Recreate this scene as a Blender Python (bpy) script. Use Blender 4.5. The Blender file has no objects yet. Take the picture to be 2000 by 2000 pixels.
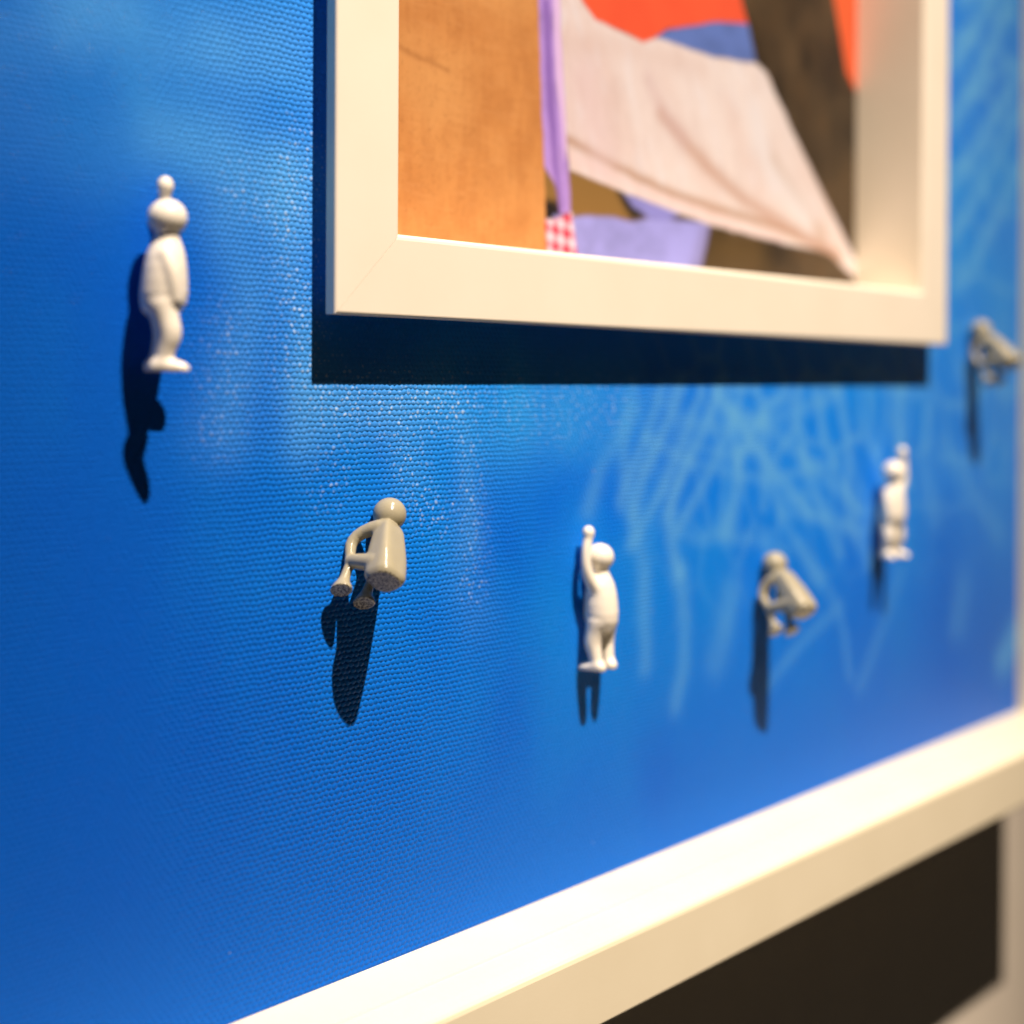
import bpy, math, json
import numpy as np
from mathutils import Matrix, Vector

sc = bpy.context.scene
col = sc.collection
MM = 0.001

# ------------------------------------------------------------------ camera
yaw, pit, rol = (math.radians(a) for a in (42.98, 0.373, 0.32))
fwd = Vector((math.cos(yaw) * math.cos(pit), math.sin(yaw) * math.cos(pit), -math.sin(pit)))
rgt = Vector((math.sin(yaw), -math.cos(yaw), 0))
upv = rgt.cross(fwd)
R = rgt * math.cos(rol) + upv * math.sin(rol)
U = upv * math.cos(rol) - rgt * math.sin(rol)
cd = bpy.data.cameras.new('camera')
cam = bpy.data.objects.new('camera', cd)
col.objects.link(cam)
cam.matrix_world = Matrix(((R.x, U.x, -fwd.x, 0), (R.y, U.y, -fwd.y, -0.23316), (R.z, U.z, -fwd.z, 0), (0, 0, 0, 1)))
cd.sensor_width = 36
cd.lens = 2743.8 * 36 / 2000
cd.shift_y = -234.5 / 2000
cd.clip_start = 0.01
cd.clip_end = 50
cd.dof.use_dof = True
cd.dof.focus_distance = 0.312
cd.dof.aperture_fstop = 5.6
cd.dof.aperture_blades = 0
sc.camera = cam

# ------------------------------------------------------------------ light: one warm gallery spot above, a dim room around
w = bpy.data.worlds.new('World')
sc.world = w
w.use_nodes = True
bg = w.node_tree.nodes['Background']
bg.inputs[0].default_value = (1.0, 0.82, 0.66, 1)
bg.inputs[1].default_value = 0.024


def lamp(name, loc, aim, power, colour, size, cone, blend):
    l = bpy.data.lights.new(name, 'SPOT')
    l.energy = power
    l.color = colour
    l.shadow_soft_size = size
    l.spot_size = math.radians(cone)
    l.spot_blend = blend
    o = bpy.data.objects.new(name, l)
    col.objects.link(o)
    o.location = loc
    o.rotation_euler = (Vector(aim) - Vector(loc)).to_track_quat('-Z', 'Y').to_euler()
    return o


lamp('gallery_spot', (0.189, -0.8517, 1.653), (0.31, 0, 0.02), 390, (1.0, 0.82, 0.67), 0.012, 23, 1.0)

sc.view_settings.view_transform = 'Standard'
sc.view_settings.look = 'None'
sc.view_settings.exposure = 0
sc.view_settings.gamma = 1
sc.cycles.use_denoising = True
sc.cycles.max_bounces = 8
sc.cycles.diffuse_bounces = 6

SHAPES = json.loads('''{"P":[["ochre",[[277.3,59.6],[299.3,60.8],[328.2,54.9],[323.3,45.2],[277.5,41.3]],[150,105,50],4],["black",[[277.4,49.4],[287.1,49.3],[289.3,46.6],[291.5,43.9],[277.5,42.7]],[38,28,24],1.2],["shade",[[312.2,56.3],[323.2,55.1],[329.6,49.2],[320.8,46.9],[315.9,51.3]],[55,42,30],1.2],["lilac",[[286.0,45.4],[312.3,47.2],[320.8,46.6],[328.3,48.5],[359.7,49.7],[354.4,34.8],[292.8,25.1]],[168,156,206],0.6],["lilac",[[316.4,54.8],[348.0,52.5],[336.1,48.1],[328.3,48.5],[320.8,51.1]],[150,138,192],0.6],["ochre",[[360.6,48.3],[387.3,47.1],[390.6,37.9],[355.1,35.6]],[95,68,32],8],["cloth",[[285.4,119.2],[297.0,120.5],[297.1,105.9],[303.5,101.8],[324.6,99.4],[331.6,102.2],[361.4,101.3],[383.9,103.2],[389.8,101.5],[404.4,86.3],[426.7,64.8],[448.8,44.0],[450.7,37.0],[432.3,44.7],[423.5,46.2],[400.0,46.6],[354.9,49.6],[315.8,55.0],[292.5,58.4],[291.3,67.1],[289.0,82.6]],[250,216,194],0.5],["orange",[[297.0,120.5],[366.8,136.5],[375.8,121.8],[379.2,114.7],[361.3,111.9],[338.1,105.7],[330.3,101.7],[324.6,99.1],[319.0,100.4],[303.5,101.6],[297.1,105.9]],[255,92,52],0.5],["blue",[[330.8,101.8],[340.7,106.3],[361.3,111.8],[379.3,114.8],[383.9,103.4],[361.4,101.4]],[104,122,176],0.5],["orange",[[422.1,149.3],[462.4,158.5],[462.7,139.4],[448.3,104.1],[441.3,110.0],[432.9,133.4]],[255,105,48],0.6],["lilacband",[[278.4,116.2],[288.1,118.4],[287.9,104.0],[289.1,89.8],[291.3,64.2],[293.3,47.0],[288.6,46.1],[288.1,52.3],[281.6,58.7]],[196,146,204],0.5],["pinkband",[[285.0,117.7],[288.0,118.4],[287.7,103.9],[288.7,89.8],[291.3,64.2],[290.5,61.2],[287.0,82.3],[285.5,103.5]],[246,196,218],0.6],["violet",[[281.2,102.6],[283.6,103.1],[285.7,79.9],[287.5,60.8],[289.5,47.4],[288.4,46.5],[285.9,57.8],[283.2,74.6]],[150,104,170],0.8],["gingham",[[280.7,43.8],[286.0,44.3],[294.0,47.2],[296.3,32.6],[280.8,31.6]],[232,120,130],0.4],["wood",[[208.0,106.0],[277.7,123.0],[279.3,102.3],[281.5,67.2],[283.3,34.6],[283.4,24.7],[208.5,20.8]],[224,142,72],0.3]],"S":[[[[291.3,66.7],[315.8,61.2],[341.2,56.3],[369.2,54.0],[409.8,50.7],[437.7,44.2]],1.6,[190,138,100],0.8],[[[334.4,79.8],[354.7,68.1],[376.5,58.9],[408.1,51.4],[434.1,45.3]],2.6,[205,150,118],0.7],[[[394.8,73.7],[409.6,62.2],[426.9,51.2]],2.4,[206,160,124],0.7],[[[327.9,88.9],[335.7,79.2],[345.1,74.1]],3.0,[222,178,160],0.5],[[[292.5,62.1],[315.8,57.4],[354.9,51.9],[400.0,47.7]],1.6,[250,205,185],0.6],[[[383.7,87.7],[387.0,72.8],[416.4,56.6]],5,[248,226,208],0.7],[[[299.0,84.2],[306.2,63.1]],8,[238,196,182],0.5],[[[290.0,92.9],[315.4,96.0],[354.4,96.4]],4,[226,184,160],0.35]],"W":[[[[298.6,-0.1],[293.3,-15.1],[296.7,-28.9],[303.6,-51.6],[304.3,-76.7]],2.94,[120,168,204],0.33249999999999996],[[[319.5,-0.1],[312.4,-11.4],[302.2,-25.1],[299.0,-34.6]],2.94,[120,168,204],0.475],[[[340.0,-0.0],[331.9,-11.8],[319.7,-25.9],[312.7,-36.9],[318.8,-53.0]],2.94,[120,168,204],0.5225],[[[336.9,-1.5],[352.9,-15.2],[367.0,-26.4],[387.9,-40.2]],2.52,[120,168,204],0.475],[[[347.6,-19.6],[347.7,-31.6],[342.5,-41.8]],3.78,[120,168,204],0.475],[[[319.6,-10.1],[347.5,-13.5],[381.4,-7.9],[406.3,-1.5]],2.94,[120,168,204],0.33249999999999996],[[[358.2,-1.5],[364.0,-17.0],[361.5,-37.0]],2.52,[120,168,204],0.33249999999999996],[[[381.3,-1.5],[381.5,-17.4],[394.0,-37.3],[407.0,-54.8]],2.52,[120,168,204],0.38],[[[406.3,-1.5],[413.1,-21.6],[410.1,-41.6],[427.3,-59.9]],2.52,[120,168,204],0.38],[[[447.9,-1.4],[444.5,-17.3],[452.2,-35.4]],3.36,[120,168,204],0.57],[[[372.9,-39.3],[400.4,-42.7],[420.3,-49.1],[448.6,-45.9]],2.52,[120,168,204],0.33249999999999996],[[[312.7,-36.9],[327.3,-45.1],[347.9,-43.7],[376.0,-52.1]],2.1,[120,168,204],0.2375],[[[381.9,-49.4],[407.3,-71.5],[414.2,-95.9]],2.1,[120,168,204],0.2375],[[[320.0,-53.1],[322.7,-79.4],[318.0,-90.1]],3.36,[120,168,204],0.285],[[[345.4,-61.6],[337.8,-80.0]],5.88,[120,168,204],0.2375],[[[407.3,-71.5],[382.3,-81.5],[365.0,-91.6]],2.52,[120,168,204],0.2375],[[[448.9,-65.4],[434.7,-83.2],[421.0,-100.3]],3.36,[120,168,204],0.19],[[[310.0,-1.5],[303.3,-15.4],[293.4,-31.5]],2.52,[120,168,204],0.38],[[[329.3,-1.5],[322.0,-14.4],[310.3,-29.7],[297.9,-42.8]],2.52,[120,168,204],0.4275],[[[350.0,-1.5],[342.3,-16.4],[329.6,-30.7],[317.5,-41.5]],2.52,[120,168,204],0.38],[[[372.4,-1.5],[358.4,-12.2],[347.6,-22.6]],2.52,[120,168,204],0.38],[[[303.2,-14.0],[322.1,-21.6],[347.7,-27.1],[375.7,-28.4],[406.6,-24.8]],2.1,[120,168,204],0.285],[[[342.2,-7.5],[364.0,-12.3],[387.7,-24.1],[413.4,-38.5],[441.3,-47.1]],2.52,[120,168,204],0.38],[[[393.5,-1.5],[396.9,-21.1],[420.2,-42.3]],2.1,[120,168,204],0.33249999999999996],[[[426.4,-1.5],[426.7,-18.6],[441.2,-40.1]],2.52,[120,168,204],0.38],[[[364.2,-29.4],[375.9,-45.8],[394.4,-63.5]],2.1,[120,168,204],0.33249999999999996],[[[298.7,-7.0],[285.8,-20.3],[279.6,-33.3]],3.36,[120,168,204],0.285],[[[471.0,-5.1],[463.5,-26.9],[475.7,-49.5]],3.78,[120,168,204],0.33249999999999996],[[[479.2,-20.0],[504.8,-39.9],[527.6,-57.0]],3.78,[120,168,204],0.2375],[[[493.1,142.3],[519.1,159.3]],3.78,[120,168,204],0.475],[[[485.9,118.4],[501.8,132.6],[523.8,152.4]],4.62,[120,168,204],0.6649999999999999],[[[486.3,96.0],[502.1,111.6],[524.0,136.7],[535.5,150.9]],4.2,[120,168,204],0.57],[[[486.7,73.6],[506.9,91.2],[529.2,109.9],[543.2,124.1]],4.2,[120,168,204],0.5225],[[[487.0,54.9],[502.9,67.7],[524.9,89.5],[541.1,107.7]],3.78,[120,168,204],0.475],[[[488.6,36.2],[503.3,44.7],[525.3,65.9],[543.9,85.8]],4.2,[120,168,204],0.4275],[[[498.4,80.6],[516.1,72.8]],3.36,[120,168,204],0.285],[[[502.2,109.7],[533.6,126.5]],3.36,[120,168,204],0.38],[[[495.4,6.2],[517.4,-1.4],[540.7,-1.4]],4.2,[120,168,204],0.2375],[[[533.2,-107.6],[545.0,-99.1]],6.72,[120,168,204],0.57],[[[496.8,-75.7],[492.8,-88.6]],6.72,[120,168,204],0.285],[[[136.4,69.9],[152.8,67.4],[170.8,65.6],[186.6,65.1]],11,[104,160,220],0.45],[[[151.8,47.6],[166.0,46.4],[186.7,44.7]],9,[104,160,220],0.4],[[[170.8,70.7],[186.5,78.0]],8,[104,160,220],0.25],[[[118.6,61.0],[133.3,66.5]],9,[104,160,220],0.2],[[[166.0,31.1],[173.6,19.3],[168.7,4.6],[166.2,-8.7]],8,[104,160,220],0.4],[[[181.3,45.1],[181.4,28.2],[186.9,4.9],[185.7,-12.3]],6,[104,160,220],0.5],[[[163.5,45.1],[176.1,36.2],[186.8,32.9]],7,[104,160,220],0.4],[[[187.0,-1.6],[201.1,-6.0],[219.5,-3.9]],8,[104,160,220],0.4],[[[232.6,-6.3],[234.5,-20.8],[236.3,-37.9]],4,[104,160,220],0.35],[[[213.2,-8.4],[216.4,-21.2]],6,[104,160,220],0.3],[[[192.5,-3.8],[210.1,-2.7],[225.9,-1.6]],8,[104,160,220],0.3],[[[236.2,-28.2],[232.9,-42.4],[238.2,-55.0]],7,[104,160,220],0.2],[[[118.6,44.0],[136.5,41.7]],12,[104,160,220],0.15],[[[237.8,-4.0],[259.6,-5.4],[289.9,-2.9]],14,[64,150,214],0.48],[[[243.1,-13.8],[265.4,-11.8],[281.5,-14.8]],9,[64,150,214],0.27999999999999997],[[[257.6,-1.5],[250.3,-19.0]],10,[64,150,214],0.24],[[[118.8,-23.1],[133.7,-47.5],[145.6,-73.3]],40,[16,76,168],0.5],[[[119.1,-86.1],[139.1,-81.6]],40,[16,76,168],0.4],[[[246.8,-32.5],[243.4,-55.7]],20,[16,76,168],0.3],[[[250.8,-75.3],[247.3,-93.4]],12,[16,76,168],0.25],[[[308.7,-101.3],[311.1,-108.8]],10,[16,76,168],0.3],[[[479.8,-55.4],[484.7,-102.6]],14,[16,76,168],0.3],[[[128.4,24.2],[149.6,18.0]],20,[16,76,168],0.3],[[[189.9,-27.6],[187.4,-70.7],[201.8,-106.8]],40,[16,76,168],0.25]],"D":[[[[185.3,47.8],[181.4,32.4],[185.5,19.9],[184.2,2.7]],6,0.75],[[[186.9,4.9],[192.5,-2.7],[210.1,-5.0],[232.6,-3.9]],7,0.8],[[[169.7,39.7],[178.7,34.3],[186.8,29.6]],6,0.4],[[[195.4,-9.3],[192.6,-23.4]],5,0.35],[[[213.2,-8.4],[216.4,-20.1],[224.5,-31.0]],5,0.6],[[[234.3,-6.4],[236.2,-23.3],[238.0,-40.4],[237.2,-48.9]],4,0.55],[[[250.2,-4.0],[269.3,-6.7],[289.9,-4.2]],9,0.4],[[[167.4,10.7],[165.0,-9.7]],6,0.3]]}''')


# ------------------------------------------------------------------ helpers
def tag(o, label=None, cat=None, group=None, kind=None):
    for k, v in (('label', label), ('category', cat), ('group', group), ('kind', kind)):
        if v:
            o[k] = v
    return o


def mesh(name, verts, faces, mat, parent=None, smooth=False):
    me = bpy.data.meshes.new(name)
    me.from_pydata([tuple(v) for v in verts], [], [tuple(f) for f in faces])
    me.update()
    o = bpy.data.objects.new(name, me)
    col.objects.link(o)
    if mat:
        me.materials.append(mat)
    if parent:
        o.parent = parent
    if smooth:
        me.polygons.foreach_set('use_smooth', [True] * len(me.polygons))
    return o


def empty(name, loc=(0, 0, 0)):
    o = bpy.data.objects.new(name, None)
    o.location = loc
    o.empty_display_size = 0.01
    col.objects.link(o)
    return o


def lin(c):
    c = np.asarray(c, float) / 255
    return np.where(c <= 0.04045, c / 12.92, ((c + 0.055) / 1.055) ** 2.4)


def material(name):
    m = bpy.data.materials.new(name)
    m.use_nodes = True
    nt = m.node_tree
    return m, nt, nt.nodes['Principled BSDF']


def N(nt, kind, **kw):
    n = nt.nodes.new(kind)
    for k, v in kw.items():
        setattr(n, k, v)
    return n


def math_n(nt, op, a, b=None, clamp=False):
    n = N(nt, 'ShaderNodeMath', operation=op, use_clamp=clamp)
    for i, v in enumerate((a, b)):
        if v is None:
            continue
        if isinstance(v, (int, float)):
            n.inputs[i].default_value = v
        else:
            nt.links.new(v, n.inputs[i])
    return n.outputs[0]


def noise(nt, vec, scale, detail=3, rough=0.5):
    n = N(nt, 'ShaderNodeTexNoise')
    n.inputs['Scale'].default_value = scale
    n.inputs['Detail'].default_value = detail
    n.inputs['Roughness'].default_value = rough
    nt.links.new(vec, n.inputs['Vector'])
    return n.outputs[0]


def ramp(nt, fac, stops):
    r = N(nt, 'ShaderNodeValToRGB')
    e = r.color_ramp.elements
    while len(e) > 1:
        e.remove(e[-1])
    for i, (p, c) in enumerate(stops):
        k = e[0] if i == 0 else e.new(p)
        k.position = p
        k.color = (*c, 1)
    nt.links.new(fac, r.inputs[0])
    return r.outputs[0]


def bump(nt, height, dist, strength, bsdf, chain=None):
    b = N(nt, 'ShaderNodeBump')
    b.inputs['Strength'].default_value = strength
    b.inputs['Distance'].default_value = dist
    nt.links.new(height, b.inputs['Height'])
    if chain:
        nt.links.new(chain, b.inputs['Normal'])
    nt.links.new(b.outputs[0], bsdf.inputs['Normal'])
    return b.outputs[0]


def coords(nt):
    return N(nt, 'ShaderNodeTexCoord').outputs['Object']


# ------------------------------------------------------------------ materials
def paint(name, c0, c1, rough, grain=True):
    m, nt, b = material(name)
    tc = coords(nt)
    f = noise(nt, tc, 45, 4)
    nt.links.new(ramp(nt, f, [(0.3, c0), (0.7, c1)]), b.inputs['Base Color'])
    r = N(nt, 'ShaderNodeMapRange')
    nt.links.new(noise(nt, tc, 160, 3), r.inputs[0])
    r.inputs[3].default_value = rough - 0.06
    r.inputs[4].default_value = rough + 0.06
    nt.links.new(r.outputs[0], b.inputs['Roughness'])
    if grain:
        bump(nt, noise(nt, tc, 1600, 3, 0.6), 0.00005, 0.22, b)
    return m


M_FRAME = paint('white_lacquer', (0.83, 0.765, 0.635), (0.86, 0.795, 0.67), 0.38)
M_BIG = paint('white_painted_wood', (0.82, 0.745, 0.545), (0.85, 0.775, 0.575), 0.34)
M_WALL = paint('wall_paint', (0.82, 0.74, 0.61), (0.86, 0.78, 0.65), 0.85)


def canvas_material():
    m, nt, b = material('woven_blue_canvas')
    ca = N(nt, 'ShaderNodeVertexColor', layer_name='paint')
    tc = coords(nt)
    # plain weave: rows of beads set off by half a bead from row to row
    warp = N(nt, 'ShaderNodeTexNoise')
    warp.inputs['Scale'].default_value = 240
    warp.inputs['Detail'].default_value = 2
    nt.links.new(tc, warp.inputs['Vector'])
    sub = N(nt, 'ShaderNodeVectorMath', operation='SUBTRACT')
    nt.links.new(warp.outputs[1], sub.inputs[0])
    sub.inputs[1].default_value = (0.5, 0.5, 0.5)
    scl = N(nt, 'ShaderNodeVectorMath', operation='SCALE')
    nt.links.new(sub.outputs[0], scl.inputs[0])
    scl.inputs['Scale'].default_value = 0.0012
    add = N(nt, 'ShaderNodeVectorMath', operation='ADD')
    nt.links.new(tc, add.inputs[0])
    nt.links.new(scl.outputs[0], add.inputs[1])
    sx = N(nt, 'ShaderNodeSeparateXYZ')
    nt.links.new(add.outputs[0], sx.inputs[0])
    u = math_n(nt, 'MULTIPLY', sx.outputs[0], 1 / 0.00145)
    v = math_n(nt, 'MULTIPLY', sx.outputs[2], 1 / 0.00116)
    def dome(ou, ov):
        fu = math_n(nt, 'SUBTRACT', math_n(nt, 'FRACT', math_n(nt, 'ADD', u, ou)), 0.5)
        fv = math_n(nt, 'SUBTRACT', math_n(nt, 'FRACT', math_n(nt, 'ADD', math_n(nt, 'MULTIPLY', v, 0.5), ov)), 0.5)
        a = math_n(nt, 'POWER', math_n(nt, 'ABSOLUTE', math_n(nt, 'MULTIPLY', fu, 1.55)), 2.0)
        b_ = math_n(nt, 'POWER', math_n(nt, 'ABSOLUTE', math_n(nt, 'MULTIPLY', fv, 2.9)), 2.0)
        return math_n(nt, 'SUBTRACT', 1.0, math_n(nt, 'ADD', a, b_))
    bead = math_n(nt, 'MAXIMUM', math_n(nt, 'MAXIMUM', dome(0.0, 0.0), dome(0.5, 0.5)), 0.0)
    per = noise(nt, tc, 900, 2)
    hgt = math_n(nt, 'MULTIPLY', bead, math_n(nt, 'ADD', 0.72, math_n(nt, 'MULTIPLY', per, 0.56)))
    n1 = bump(nt, noise(nt, tc, 3400, 2), 0.00009, 0.6, b)
    n2 = bump(nt, hgt, 0.00030, 0.8, b, n1)
    nt.links.new(n2, b.inputs['Coat Normal'])
    # pigment sits a little thinner in the gaps between the threads
    mx = N(nt, 'ShaderNodeMix', data_type='RGBA', blend_type='MULTIPLY')
    mx.inputs[0].default_value = 1
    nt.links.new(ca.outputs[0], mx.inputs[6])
    nt.links.new(ramp(nt, noise(nt, tc, 700, 3, 0.6), [(0.25, (0.86, 0.88, 0.9)), (0.75, (1.0, 1.0, 1.0))]), mx.inputs[7])
    vo = N(nt, 'ShaderNodeTexVoronoi')
    vo.inputs['Scale'].default_value = 75
    nt.links.new(add.outputs[0], vo.inputs['Vector'])
    lint = math_n(nt, 'LESS_THAN', vo.outputs['Distance'], 0.016)
    dm = N(nt, 'ShaderNodeMix', data_type='RGBA')
    nt.links.new(math_n(nt, 'MULTIPLY', lint, 0.7), dm.inputs[0])
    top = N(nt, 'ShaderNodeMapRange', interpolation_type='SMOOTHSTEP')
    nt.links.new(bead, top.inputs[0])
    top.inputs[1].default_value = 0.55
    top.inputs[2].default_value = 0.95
    glint_noise = N(nt, 'ShaderNodeMapRange', interpolation_type='SMOOTHSTEP')
    nt.links.new(noise(nt, tc, 620, 2, 0.6), glint_noise.inputs[0])
    glint_noise.inputs[1].default_value = 0.50
    glint_noise.inputs[2].default_value = 0.66
    glint = math_n(nt, 'MULTIPLY', math_n(nt, 'MULTIPLY', top.outputs[0], glint_noise.outputs[0]), ca.outputs[1])  # glints painted into the base colour as pale bead tops
    glint_mix = N(nt, 'ShaderNodeMix', data_type='RGBA')
    nt.links.new(glint, glint_mix.inputs[0])
    nt.links.new(mx.outputs[2], glint_mix.inputs[6])
    glint_mix.inputs[7].default_value = (0.52, 0.68, 0.86, 1)
    nt.links.new(glint_mix.outputs[2], dm.inputs[6])
    dm.inputs[7].default_value = (0.5, 0.55, 0.6, 1)
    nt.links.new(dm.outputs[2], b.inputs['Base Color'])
    b.inputs['Roughness'].default_value = 0.28
    b.inputs['Specular IOR Level'].default_value = 0.03
    b.inputs['Coat Weight'].default_value = 0.08
    b.inputs['Coat Roughness'].default_value = 0.10
    return m


def print_material():
    m, nt, b = material('photo_print')
    ca = N(nt, 'ShaderNodeVertexColor', layer_name='paint')
    nt.links.new(ca.outputs[0], b.inputs['Base Color'])
    b.inputs['Roughness'].default_value = 0.5
    b.inputs['Specular IOR Level'].default_value = 0.3
    bump(nt, noise(nt, coords(nt), 2500, 2), 0.00003, 0.25, b)
    return m


def resin(name, c0, c1, rough, sss, layers):
    m, nt, b = material(name)
    tc = coords(nt)
    sx = N(nt, 'ShaderNodeSeparateXYZ')
    nt.links.new(tc, sx.inputs[0])
    body = ramp(nt, noise(nt, tc, 260, 3), [(0.3, c0), (0.7, c1)])
    # underside that lay on the print bed: coarse, grey-brown, speckled
    speck = ramp(nt, noise(nt, tc, 1900, 2, 0.6), [(0.44, (0.035, 0.03, 0.03)), (0.58, tuple(1.3 * c for c in c1))])
    low = math_n(nt, 'LESS_THAN', sx.outputs[2], 0.00016)
    mx = N(nt, 'ShaderNodeMix', data_type='RGBA')
    nt.links.new(low, mx.inputs[0])
    nt.links.new(body, mx.inputs[6])
    nt.links.new(speck, mx.inputs[7])
    nt.links.new(mx.outputs[2], b.inputs['Base Color'])
    b.inputs['Roughness'].default_value = rough
    b.inputs['Subsurface Weight'].default_value = sss
    b.inputs['Subsurface Radius'].default_value = (0.6, 0.5, 0.4)
    b.inputs['Subsurface Scale'].default_value = 0.0012
    wv = math_n(nt, 'SINE', math_n(nt, 'MULTIPLY', sx.outputs[2], 2 * math.pi / 0.00022))
    h = math_n(nt, 'ADD', math_n(nt, 'MULTIPLY', wv, layers), noise(nt, tc, 1500, 2))
    bump(nt, h, 0.00004, 0.4, b)
    return m


M_CANVAS = canvas_material()
M_PRINT = print_material()
M_WHITE = resin('white_resin', (0.85, 0.80, 0.68), (0.88, 0.83, 0.71), 0.36, 0.12, 0.25)
M_GREY = resin('beige_grey_resin', (0.335, 0.308, 0.21), (0.365, 0.335, 0.232), 0.20, 0.0, 0.5)


# ------------------------------------------------------------------ value noise / drawing helpers for the printed and painted pictures
def vnoise(x, y, seed):
    xi = np.floor(x).astype(int)
    yi = np.floor(y).astype(int)
    fx, fy = x - xi, y - yi
    fx, fy = fx * fx * (3 - 2 * fx), fy * fy * (3 - 2 * fy)

    def hsh(a, b):
        n = np.sin(a * 127.1 + b * 311.7 + seed * 74.7) * 43758.5453
        return n - np.floor(n)
    return (hsh(xi, yi) * (1 - fx) + hsh(xi + 1, yi) * fx) * (1 - fy) + (hsh(xi, yi + 1) * (1 - fx) + hsh(xi + 1, yi + 1) * fx) * fy


def fbm(x, y, seed, octs=4):
    s = np.zeros_like(x)
    a, t = 0.5, 0
    for k in range(octs):
        s += a * vnoise(x * 2 ** k, y * 2 ** k, seed + k)
        t += a
        a *= 0.5
    return s / t


def seg_dist(x, y, pts, closed):
    d = np.full(x.shape, 1e9)
    n = len(pts)
    for i in range(n if closed else n - 1):
        (x0, y0), (x1, y1) = pts[i], pts[(i + 1) % n]
        dx, dy = x1 - x0, y1 - y0
        t = np.clip(((x - x0) * dx + (y - y0) * dy) / (dx * dx + dy * dy + 1e-9), 0, 1)
        d = np.minimum(d, np.hypot(x - x0 - t * dx, y - y0 - t * dy))
    return d


def inside(x, y, pts):
    c = np.zeros(x.shape, bool)
    n = len(pts)
    for i in range(n):
        (x0, y0), (x1, y1) = pts[i], pts[(i + 1) % n]
        if y0 == y1:
            continue
        c ^= ((y0 > y) != (y1 > y)) & (x < (x1 - x0) * (y - y0) / (y1 - y0) + x0)
    return c


def smoothed(pts):
    for _ in range(2):
        q = [pts[0]]
        for a, b in zip(pts[:-1], pts[1:]):
            q += [[a[0] * .75 + b[0] * .25, a[1] * .75 + b[1] * .25], [a[0] * .25 + b[0] * .75, a[1] * .25 + b[1] * .75]]
        pts = q + [pts[-1]]
    return pts


def blend(c, colour, a):
    return c * (1 - a[..., None]) + np.asarray(colour) * a[..., None]


# the pictures were seen under the warm lamp: divide its colour out to get pigment
LAMP = np.array((1.28, 1.04, 0.80))


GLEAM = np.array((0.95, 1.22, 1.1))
THREAD = np.array((0.42, 1.46, 1.24))      # the shaded sides of the threads take some of the light


def pigment(rgb, k=1.0):
    return np.clip(lin(rgb) * k / LAMP, 0.004, 0.9)


def sheet(name, xs, zs, y, colours, keep, mat, parent, alpha=None):
    nx, nz = len(xs), len(zs)
    X, Z = np.meshgrid(xs, zs, indexing='ij')
    co = np.stack([X * MM, np.full_like(X, y * MM), Z * MM], -1).reshape(-1, 3)
    i, j = np.meshgrid(np.arange(nx - 1), np.arange(nz - 1), indexing='ij')
    q = np.stack([i * nz + j, (i + 1) * nz + j, (i + 1) * nz + j + 1, i * nz + j + 1], -1)[keep]
    me = bpy.data.meshes.new(name)
    me.vertices.add(len(co))
    me.vertices.foreach_set('co', co.ravel())
    me.loops.add(q.size)
    me.loops.foreach_set('vertex_index', q.ravel().astype(np.int32))
    me.polygons.add(len(q))
    me.polygons.foreach_set('loop_start', np.arange(0, q.size, 4, dtype=np.int32))
    me.update(calc_edges=True)
    at = me.color_attributes.new('paint', 'FLOAT_COLOR', 'POINT')
    at.data.foreach_set('color', np.concatenate([colours.reshape(-1, 3), (np.ones(nx * nz) if alpha is None else alpha.ravel())[:, None]], 1).astype(np.float32).ravel())
    me.materials.append(mat)
    o = bpy.data.objects.new(name, me)
    col.objects.link(o)
    o.parent = parent
    return o


# ------------------------------------------------------------------ dimensions (mm; canvas front at y = 0, room towards -y)
XL, XR, ZB, ZT = 188.07, 466.27, 14.09, 374.0          # small frame, outer edges
SW, SH, SD = 18.0, 7.84, 26.18                         # member width, front above canvas, depth of the print behind the front
CX0, CX1, CZ0, CZ1 = 62.0, 546.39, -129.37, 517.0      # canvas opening of the big frame
BW, BH, GAP = 20.56, 26.43, 23.46                      # big frame: face width, front above canvas, canvas to wall


def mitred(name, prof, rect, side, mat, parent, sign, gap=0.05):
    """one mitred frame member. prof: (across, y) loop, across measured from rect inwards (sign=1) or outwards (sign=-1)."""
    x0, x1, z0, z1 = rect
    v = []
    for e in (0, 1):
        for a, y in prof:
            s = a * sign
            if side in 'bt':
                x = x0 + s + gap if e == 0 else x1 - s - gap
                z = z0 + s if side == 'b' else z1 - s
            else:
                z = z0 + s + gap if e == 0 else z1 - s - gap
                x = x0 + s if side == 'l' else x1 - s
            v.append((x * MM, y * MM, z * MM))
    n = len(prof)
    fs = [(i, (i + 1) % n, n + (i + 1) % n, n + i) for i in range(n)]
    fs += [tuple(range(n))[::-1], tuple(range(n, 2 * n))]
    o = mesh(name, v, fs, mat, parent)
    import bmesh
    bm = bmesh.new()
    bm.from_mesh(o.data)
    bmesh.ops.recalc_face_normals(bm, faces=bm.faces)
    bm.to_mesh(o.data)
    bm.free()
    return o


def arc(cx, cy, r, a0, a1, k=6):
    return [(cx + r * math.cos(math.radians(a0 + (a1 - a0) * i / k)), cy + r * math.sin(math.radians(a0 + (a1 - a0) * i / k))) for i in range(k + 1)]


# ------------------------------------------------------------------ wall
mw = mesh('wall', [(x, y, z) for y in (GAP * MM, GAP * MM + 0.12) for x, z in ((-1.6, -1.3), (2.4, -1.3), (2.4, 2.2), (-1.6, 2.2))],
          [(0, 1, 2, 3), (7, 6, 5, 4), (0, 4, 5, 1), (1, 5, 6, 2), (2, 6, 7, 3), (3, 7, 4, 0)], M_WALL)
tag(mw, kind='structure')

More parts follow.
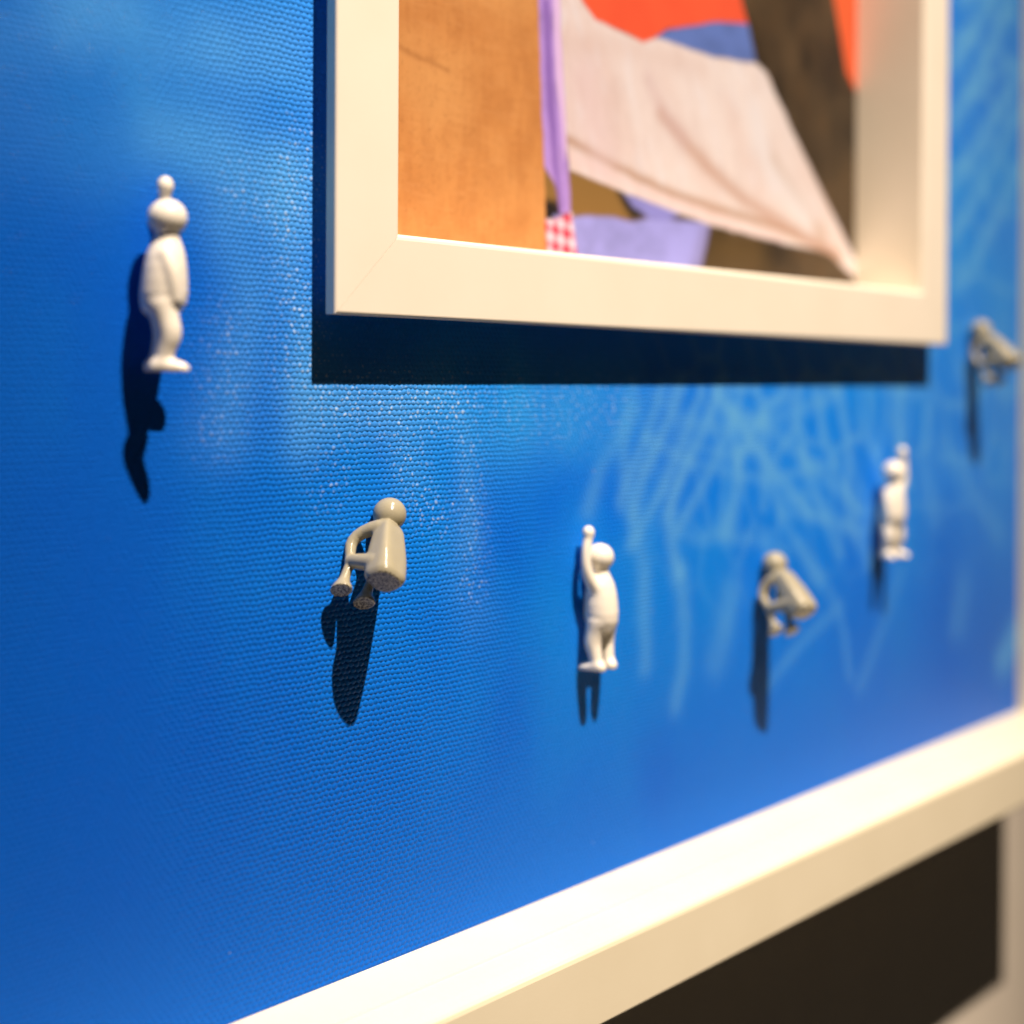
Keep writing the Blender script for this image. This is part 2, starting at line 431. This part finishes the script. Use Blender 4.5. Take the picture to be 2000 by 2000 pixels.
# ------------------------------------------------------------------ big white frame with the blue canvas
big = empty('display_frame', (0.304, 0.02, CZ0 * MM - 0.02))
tag(big, 'large white wooden frame around the blue woven canvas, hung on the wall', 'frame')
inv = Matrix.Translation(-big.location)


def under(o, parent):
    o.parent = parent
    o.matrix_parent_inverse = Matrix.Translation(-parent.location)
    return o


prof = [(0, GAP - 0.05), (0, 1.0), (0, -15.2), (0.45, -15.5), (0.5, -16.0), (0.22, -16.3), (0.30, -17.2), (0.44, -19.5), (0.70, -22.2), (1.15, -24.6), (1.55, -25.6), (2.1, -26.2), (3.0, -BH)]
prof += [(BW - 0.8, -BH), (BW - 0.25, -BH + 0.25), (BW, -BH + 0.8), (BW, GAP - 0.05)]
rect = (CX0, CX1, CZ0, CZ1)
for s in 'btlr':
    under(mitred('frame_rail', prof, rect, s, M_BIG, None, -1), big)

# painted canvas
xs = np.arange(CX0 - 0.4, CX1 + 0.5, 1.6)
xs[-1] = CX1 + 0.3
zs = np.arange(CZ0 - 0.4, CZ1 + 0.5, 1.6)
X, Z = np.meshgrid(xs, zs, indexing='ij')
wx, wz = X + 14 * (fbm(X / 40, Z / 40, 3) - .5), Z + 14 * (fbm(X / 40, Z / 40, 9) - .5)
c = np.zeros(X.shape + (3,)) + pigment((30, 112, 205), THREAD)
c = blend(c, pigment((22, 92, 190), THREAD), np.clip(fbm(wx / 70, wz / 110, 21) * 2.2 - .75, 0, 1) * .8)
c = blend(c, pigment((58, 138, 216), THREAD), np.clip(fbm(wx / 28, wz / 60, 33) * 2.6 - 1.3, 0, 1) * .5)
c = blend(c, pigment((40, 150, 215), THREAD), np.clip(fbm(wx / 90, wz / 60, 47) * 2.4 - 1.1, 0, 1) * .45 * np.clip((Z + 20) / 60, 0, 1))
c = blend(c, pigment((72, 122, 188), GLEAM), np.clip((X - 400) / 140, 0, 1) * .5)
c = blend(c, pigment((10, 70, 146), THREAD), np.clip((215 - X - .25 * Z) / 110, 0, 1) * .85)  # deeper blue to the left stands in for light falloff and vignetting
c = blend(c, pigment((30, 86, 172), THREAD), np.clip((-35 - Z) / 80, 0, 1) * .85)  # colour darkened downwards to offset the glow bounced off the ledge
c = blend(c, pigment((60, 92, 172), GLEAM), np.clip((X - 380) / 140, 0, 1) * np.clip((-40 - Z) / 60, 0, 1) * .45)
# faint net of light over the whole upper sheet, as in shallow water
def net(x, y, seed):
    """distance to the lines of an irregular net"""
    xi, yi = np.floor(x), np.floor(y)
    f1 = np.full(x.shape, 9.0)
    f2 = f1.copy()
    for i in (-1, 0, 1):
        for j in (-1, 0, 1):
            a, b = xi + i, yi + j
            h1 = np.sin(a * 127.1 + b * 311.7 + seed) * 43758.5453
            h2 = np.sin(a * 269.5 + b * 183.3 + seed) * 43758.5453
            d = np.hypot(a + .5 + .8 * (h1 - np.floor(h1) - .5) - x, b + .5 + .8 * (h2 - np.floor(h2) - .5) - y)
            f2 = np.minimum(f2, np.maximum(f1, d))
            f1 = np.minimum(f1, d)
    return f2 - f1


lean = X + .35 * Z
dn = net((lean + 9 * (fbm(X / 30, Z / 30, 61) - .5)) / 15, (Z + 8 * (fbm(X / 30, Z / 30, 67) - .5)) / 21, 5.0)
area = np.clip((Z + 75) / 60, 0, 1) * np.clip((X - 285) / 60, 0, 1) * (.35 + .9 * fbm(X / 30, Z / 30, 69))
c = blend(c, pigment((118, 166, 204), GLEAM), np.clip(np.exp(-(dn / .13) ** 2) * .5 * area, 0, 1))
for pts, wd, rgb, a in SHAPES['W']:  # painted strokes; the pale ones beside the small frame partly stand for glints
    pts = smoothed(pts)
    d = seg_dist(X + 2.5 * (fbm(X / 12, Z / 12, 71) - .5), Z + 2.5 * (fbm(X / 12, Z / 12, 77) - .5), pts, False)
    br = .65 + .7 * fbm(X / 9, Z / 14, 83)
    c = blend(c, pigment(rgb, GLEAM if sum(rgb) > 300 else THREAD), np.clip(np.exp(-(d / wd) ** 2) * a * br, 0, 1))
mid = lambda a: (a[1:] + a[:-1]) / 2
mxs, mzs = np.meshgrid(mid(xs), mid(zs), indexing='ij')
keep = ~((mxs > XL + 6) & (mxs < XR - 6) & (mzs > ZB + 6) & (mzs < ZT - 6))
glint = np.zeros(X.shape)  # hand-placed patches where glints are painted onto the thread tops
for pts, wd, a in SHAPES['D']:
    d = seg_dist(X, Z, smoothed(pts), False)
    glint = np.maximum(glint, np.exp(-(d / wd) ** 2) * a * (.35 + 1.3 * fbm(X / 7, Z / 7, 143)))
cv = sheet('canvas', xs, zs, 0.0, c, keep, M_CANVAS, None, np.clip(glint, 0, 1))
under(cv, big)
cv['label'] = 'blue painted coarse woven canvas with pale light ripples'

# ------------------------------------------------------------------ small box frame with the photo print
small = empty('picture_frame', (0.327, 0.01, ZB * MM))
tag(small, 'small deep white box frame holding a colourful photo of hanging cloth', 'picture frame')
f0 = -SH
prof = [(.7, f0)] + [(.7 - .7 * math.sin(t), f0 + .7 - .7 * math.cos(t)) for t in (0.4, 0.8, 1.2)] + [(0, f0 + .7), (0, f0 + 3.2), (4.2, f0 + 3.4), (4.2, f0 + SD + 2.2), (SW + 1.0, f0 + SD + 2.2), (SW + 1.0, f0 + SD + 0.6), (SW, f0 + SD + 0.6),
        (SW, f0 + 1.2), (SW - .25, f0 + .55), (SW - .7, f0 + .15), (SW - 1.3, f0)]
rect = (XL, XR, ZB, ZT)
for s in 'btlr':
    under(mitred('frame_rail', prof, rect, s, M_FRAME, None, 1), small)

px0, px1, pz0, pz1 = XL + SW - .5, XR - SW + .5, ZB + SW - .5, ZT - SW + .5
xs = np.linspace(px0, px1, 560)
zs = np.concatenate([np.arange(pz0, 150, 0.42), np.arange(150, pz1, 3.0), [pz1]])
X, Z = np.meshgrid(xs, zs, indexing='ij')
c = np.zeros(X.shape + (3,)) + pigment((90, 66, 40), 0.84)
c = blend(c, pigment((44, 32, 20), 0.84), np.clip(fbm(X / 14, Z / 22, 5) * 2.6 - .9, 0, 1) * .9)
c = blend(c, pigment((96, 64, 30), 0.84), np.clip(fbm(X / 5, Z / 9, 15) * 3 - 1.7, 0, 1) * .5)
jx, jz = X + .9 * (fbm(X / 6, Z / 6, 91) - .5), Z + .9 * (fbm(X / 6, Z / 6, 95) - .5)
for name, pts, rgb, soft in SHAPES['P']:
    d = seg_dist(jx, jz, pts, True)
    ins = inside(jx, jz, pts)
    a = np.clip(.5 + np.where(ins, d, -d) / (2 * soft), 0, 1)
    base = np.zeros_like(c) + pigment(rgb, 0.84)
    if name == 'wood':
        g = fbm(X / 1.4 + .6 * fbm(X / 9, Z / 9, 99), Z / 9, 101, 5)
        base = blend(base, pigment((188, 108, 50), 0.84), np.clip(g * 2.4 - .8, 0, 1) * .34)
        base = blend(base, pigment((196, 118, 56), 0.84), np.clip(fbm(X / 8, Z / 7, 105, 5) * 3 - 1.2, 0, 1) * .45)
        base = blend(base, pigment((236, 160, 92), 0.84), np.clip(fbm(X / 5, Z / .5, 107, 3) * 3 - 1.6, 0, 1) * .30)
        base = blend(base, pigment((242, 166, 92), 0.84), np.clip(fbm(X / 24, Z / 18, 103) * 2.2 - .8, 0, 1) * .6)
        base = blend(base, pigment((168, 96, 42), 0.84), np.clip(fbm(X / .8, Z / .8, 109, 2) * 3 - 1.8, 0, 1) * .4)
        base = blend(base, pigment((150, 82, 34), 0.84), np.exp(-(seg_dist(jx, jz, [[212, 92], [220, 84], [232, 80], [246, 78]], False) / .7) ** 2) * .35)
    elif name == 'cloth':
        base = blend(base, pigment((255, 226, 202), 0.88), np.clip((X - 280) / 90, 0, 1) * .7)
        base = blend(base, pigment((236, 190, 172), 0.84), np.clip(1 - (X - 250) / 50, 0, 1) * .6)
        base = blend(base, pigment((236, 190, 164), 0.88), np.clip(fbm(X / 16 + Z / 22, Z / 34 - X / 40, 113) * 2.4 - 1.05, 0, 1) * .5)
        base = blend(base, pigment((214, 168, 146), 0.84), np.clip(fbm(X / 3.2 + Z / 9, Z / 13 - X / 14, 131, 4) * 3.2 - 1.6, 0, 1) * .28)
        base = blend(base, pigment((255, 236, 222), 0.84), np.clip(fbm(X / 2.6 + Z / 7, Z / 11 - X / 12, 137, 4) * 3.2 - 1.75, 0, 1) * .5)
        base *= (1 - .14 * fbm(X / .5, Z / .5, 117, 2))[..., None]
        for sp, wd, scol, al in SHAPES['S']:
            base = blend(base, pigment(scol, 0.84), np.exp(-(seg_dist(jx, jz, smoothed(sp), False) / wd) ** 2) * al)
    elif name == 'gingham':
        p = 4.4
        k = ((np.mod(X, p) < p / 2).astype(float) + (np.mod(Z + X * .12, p) < p / 2)) / 2
        base = (1 - k)[..., None] * pigment((244, 205, 200), 0.84) + k[..., None] * pigment((222, 48, 70), 0.84)
    elif name == 'orange':
        base = blend(base, pigment((236, 70, 40), 0.84), np.clip(fbm(X / 12, Z / 20, 121) * 2 - .8, 0, 1) * .5)
    elif name in ('lilac', 'blue', 'lilacband'):
        base = blend(base, pigment(tuple(int(.74 * q) for q in rgb)), np.clip(fbm(X / 9, Z / 7, 127) * 2.6 - 1.1, 0, 1) * .6)
    c = c * (1 - a[..., None]) + base * a[..., None]
pr = sheet('photo_print', xs, zs, f0 + SD, c, np.ones((len(xs) - 1, len(zs) - 1), bool), M_PRINT, None)
under(pr, small)
pr['label'] = 'photo print of plywood, pale cloth, orange and lilac fabric'


# ------------------------------------------------------------------ figurines: smooth-blended solids turned into one skin each
def rcone(P, a, b, ra, rb):
    a, b = np.asarray(a, np.float32), np.asarray(b, np.float32)
    ab = b - a
    t = np.clip(((P - a) @ ab) / (ab @ ab), 0, 1)
    q = P - a - t[..., None] * ab
    return np.sqrt(np.einsum('...i,...i', q, q)) - (np.float32(ra) + np.float32(rb - ra) * t)


def ell(P, c, r):
    q = (P - np.asarray(c, float)) / np.asarray(r, float)
    k = np.linalg.norm(q, axis=-1)
    return (k - 1) * min(r)


def smin(a, b, k):
    h = np.clip(.5 + .5 * (b - a) / k, 0, 1)
    return b * (1 - h) + a * h - k * h * (1 - h)


def skin(name, sdf, lo, hi, step, mat):
    """naive surface nets"""
    ax = [np.arange(l, h + step, step) for l, h in zip(lo, hi)]
    P = np.stack(np.meshgrid(*ax, indexing='ij'), -1).astype(np.float32)
    F = sdf(P).astype(float)
    nx, ny, nz = F.shape
    s = F < 0
    cs = (nx - 1, ny - 1, nz - 1)
    acc = np.zeros(cs + (3,))
    cnt = np.zeros(cs)
    corner = [(i, j, k) for i in (0, 1) for j in (0, 1) for k in (0, 1)]
    view = lambda A, o: A[o[0]:o[0] + cs[0], o[1]:o[1] + cs[1], o[2]:o[2] + cs[2]]
    for p in corner:
        for axis in range(3):
            if p[axis]:
                continue
            q = list(p)
            q[axis] = 1
            fa, fb = view(F, p), view(F, q)
            cr = (fa < 0) != (fb < 0)
            t = np.where(cr, fa / np.where(cr, fa - fb, 1), 0)
            off = np.zeros(cs + (3,))
            for d in range(3):
                off[..., d] = p[d]
            off[..., axis] = t
            acc += off * cr[..., None]
            cnt += cr
    act = cnt > 0
    idx = -np.ones(cs, int)
    idx[act] = np.arange(act.sum())
    base = np.stack(np.nonzero(act), -1)
    V = (base + acc[act] / cnt[act][:, None]) * step + np.asarray(lo)
    quads = []
    for axis in range(3):
        o1, o2 = [(1, 2), (2, 0), (0, 1)][axis]
        sl0 = [slice(None)] * 3
        sl1 = [slice(None)] * 3
        sl0[axis], sl1[axis] = slice(0, -1), slice(1, None)
        a, b = s[tuple(sl0)], s[tuple(sl1)]
        e = np.stack(np.nonzero(a != b), -1)
        ok = (e[:, o1] > 0) & (e[:, o2] > 0) & (e[:, o1] < F.shape[o1] - 1) & (e[:, o2] < F.shape[o2] - 1)
        e = e[ok]
        u1, u2 = np.zeros(3, int), np.zeros(3, int)
        u1[o1], u2[o2] = 1, 1
        g = lambda d: idx[tuple((e - d).T)]
        q = np.stack([g(u1 + u2), g(u2), g(0 * u1), g(u1)], -1)
        fl = ~a[tuple(e.T)]
        q[fl] = q[fl][:, ::-1]
        quads.append(q)
    Q = np.concatenate(quads)
    me = bpy.data.meshes.new(name)
    me.vertices.add(len(V))
    me.vertices.foreach_set('co', (V * MM).ravel())
    me.loops.add(Q.size)
    me.loops.foreach_set('vertex_index', Q.ravel().astype(np.int32))
    me.polygons.add(len(Q))
    me.polygons.foreach_set('loop_start', np.arange(0, Q.size, 4, dtype=np.int32))
    me.update(calc_edges=True)
    me.polygons.foreach_set('use_smooth', [True] * len(Q))
    me.materials.append(mat)
    return me


def tube(P, pts):
    """limb through (x, y, z, r) points, rounded into a smooth curve"""
    p = np.asarray(pts, float)
    for _ in range(1 if len(p) > 5 else 2):
        q = [p[0]]
        for a, b in zip(p[:-1], p[1:]):
            q += [a * .75 + b * .25, a * .25 + b * .75]
        p = np.asarray(q + [p[-1]])
    d = None
    for a, b in zip(p[:-1], p[1:]):
        e = rcone(P, a[:3], b[:3], a[3], b[3])
        d = e if d is None else np.minimum(d, e)
    return d


def standing(P):
    """left arm up, right arm against the side; front is +y, up is +z"""
    x, y, z = P[..., 0], P[..., 1], P[..., 2]
    zz = np.array([9.6, 10.2, 11.2, 12.6, 14.6, 17.0, 19.4, 21.6, 23.2, 24.4, 26.5])
    rx = np.interp(z, zz, [.6, 2.2, 3.5, 4.2, 4.45, 4.4, 4.15, 3.65, 2.95, 2.35, 2.0])
    ry = np.interp(z, zz, [.6, 2.2, 3.5, 4.2, 4.4, 4.25, 4.0, 3.6, 3.1, 2.5, 2.1])
    cy = np.interp(z, zz, [.0, .0, .2, .5, .6, .7, .8, .9, 1.0, 1.1, 1.2])
    g = np.hypot(x / rx, (y - cy) / ry)
    d = (g - 1) * np.minimum(rx, ry) * .85
    d = np.maximum(d, np.abs(z - 18) - 8.4)
    d = smin(d, ell(P, (0, 1.2, 28.7), (3.55, 3.65, 3.5)), .30)
    arm = tube(P, [(-2.0, .2, 20.6, 1.9), (-3.9, .4, 22.6, 1.7), (-5.6, .6, 26.2, 1.35), (-5.5, .8, 30.4, 1.25), (-4.6, 1.0, 33.6, 1.2)])
    arm = smin(arm, ell(P, (-4.3, 1.1, 35.2), (1.55, 1.55, 1.85)), .5)
    d = smin(d, arm, .9)
    arm = tube(P, [(2.6, .8, 21.6, 1.5), (3.5, 1.6, 19.2, 1.4), (3.7, 2.0, 16.6, 1.3), (3.4, 2.4, 13.4, 1.2)])
    d = smin(d, arm, .6)
    for s, o in ((-1, -.45), (1, .15)):
        leg = tube(P, [(s * 1.9, .3, 12.0, 2.7), (s * 2.35, .9 + .4 * o, 9.6, 2.3), (s * 2.7, 1.5 + o, 6.9, 2.2), (s * 2.5, .7 + o, 4.2, 1.75), (s * 2.4, .2 + o, 2.0, 1.6)])
        ft = tube(P, [(s * 2.3, -.9 + o, .9, 1.6), (s * 3.0, 1.3 + o, .85, 1.6), (s * 3.5, 2.9 + o, .65, 1.4), (s * 3.8, 3.8 + o, .45, 1.1)])
        d = smin(d, smin(leg, ft, .9), .7)
    return np.maximum(d, -z)


def sitting(P):
    """sits with knees drawn up, hands on the knees; seat and soles lie in z = 0"""
    x, y, z = P[..., 0], P[..., 1], P[..., 2]
    t = np.clip(z / 16.4, 0, 1)
    hx = 4.0 - 1.35 * t ** 1.7
    hy = 3.8 - 1.8 * t ** 1.3
    foot = np.clip(1 - z / 1.6, 0, 1)
    cap = np.sqrt(np.clip(1 - np.clip((z - 13.6) / 2.9, 0, 1) ** 2, 1e-4, 1)) * (1 - .16 * foot ** 2)
    n = np.interp(z, [0, 2.5, 6], [2.7, 3.4, 4.6])
    g = (np.abs(x / (hx * cap)) ** n + np.abs((y - 1.1 * t + .3) / (hy * cap)) ** n) ** (1 / n)
    d = (g - 1) * np.minimum(hx, hy) * cap * .9
    d = np.maximum(d, z - 16.5)
    d = smin(d, ell(P, (0, 1.3, 19.0), (3.7, 3.7, 3.7)), .2)
    for s in (-1, 1):
        k = 0.0 if s < 0 else -.8
        arm = tube(P, [(s * 1.2, .6, 14.2, 1.7), (s * 2.4, 2.2, 14.3, 1.65), (s * 3.4, 6.2, 13.6, 1.4), (s * 3.8, 8.0, 11.6, 1.3), (s * 3.5, 8.1, 9.2, 1.2), (s * 3.1, 8.2, 7.6, 1.05)])
        d = smin(d, arm, .5)
        leg = tube(P, [(s * 2.2, 1.0, 4.2, 1.9), (s * 2.7, 5.0, 6.0, 1.8), (s * 3.0, 7.8 + k, 7.1, 1.5)])
        leg = smin(leg, tube(P, [(s * 3.0, 7.7 + k, 7.4, 1.1), (s * 3.1, 8.5 + k, 5.0, 1.0), (s * 3.1, 9.0 + k, 2.6, 1.15), (s * 3.1, 9.2 + k, .9, 1.85), (s * 3.1, 9.3 + k, .1, 2.1)]), .4)
        leg = smin(leg, rcone(P, (s * 3.1, 8.6 + k, .1), (s * 3.1, 10.2 + k, .1), 1.75, 1.8), .5)
        d = smin(d, leg, .4)
    return np.maximum(d, -z)


ME_STAND = skin('figurine', standing, (-7.8, -5.6, -.6), (6.8, 7.2, 37.6), .27, M_WHITE)
ME_SIT = skin('figurine', sitting, (-6.2, -5.2, -.6), (6.2, 13.6, 23.6), .22, M_GREY)


def place_standing(loc, phi, label, lean=0):
    o = bpy.data.objects.new('figurine', ME_STAND)
    col.objects.link(o)
    o.location = [v * MM for v in loc]
    o.rotation_euler = (math.radians(lean), 0, math.radians(phi))
    return tag(o, label, 'figurine', 'white standing figurines on the canvas')


def place_sitting(head, up, front, label):
    o = bpy.data.objects.new('figurine', ME_SIT)
    col.objects.link(o)
    u = Vector(up).normalized()
    f = Vector(front)
    f = (f - u * f.dot(u)).normalized()
    r = f.cross(u)
    p = Vector(head) - u * 19.0 - f * 1.3
    o.matrix_world = Matrix(((r.x, f.x, u.x, p.x * MM), (r.y, f.y, u.y, p.y * MM), (r.z, f.z, u.z, p.z * MM), (0, 0, 0, 1)))
    return tag(o, label, 'figurine', 'grey sitting figurines on the canvas')


place_standing((146.9, -6.6, 1.7), -119, 'white figurine with raised hand left of the small frame, alone and nearest')
place_standing((279.5, -5.0, -73.4), -5, 'white figurine with raised hand between the two grey figurines below the small frame')
place_standing((430.9, -5.4, -57.7), 168, 'white figurine with raised hand below the right corner of the small frame')
place_sitting((207.0, -3.8, -29.0), (.548, .437, .713), (-.174, .893, -.414), 'glossy beige-grey sitting figurine in sharp focus below the small frame')
place_sitting((362.2, -3.8, -54.0), (.25, .64, .72), (.02, .76, -.66), 'blurred grey sitting figurine between two white ones under the small frame')
place_sitting((502.4, -3.8, 20.6), (.15, .64, .74), (.1, .78, -.62), 'strongly blurred grey sitting figurine at the far right of the canvas')
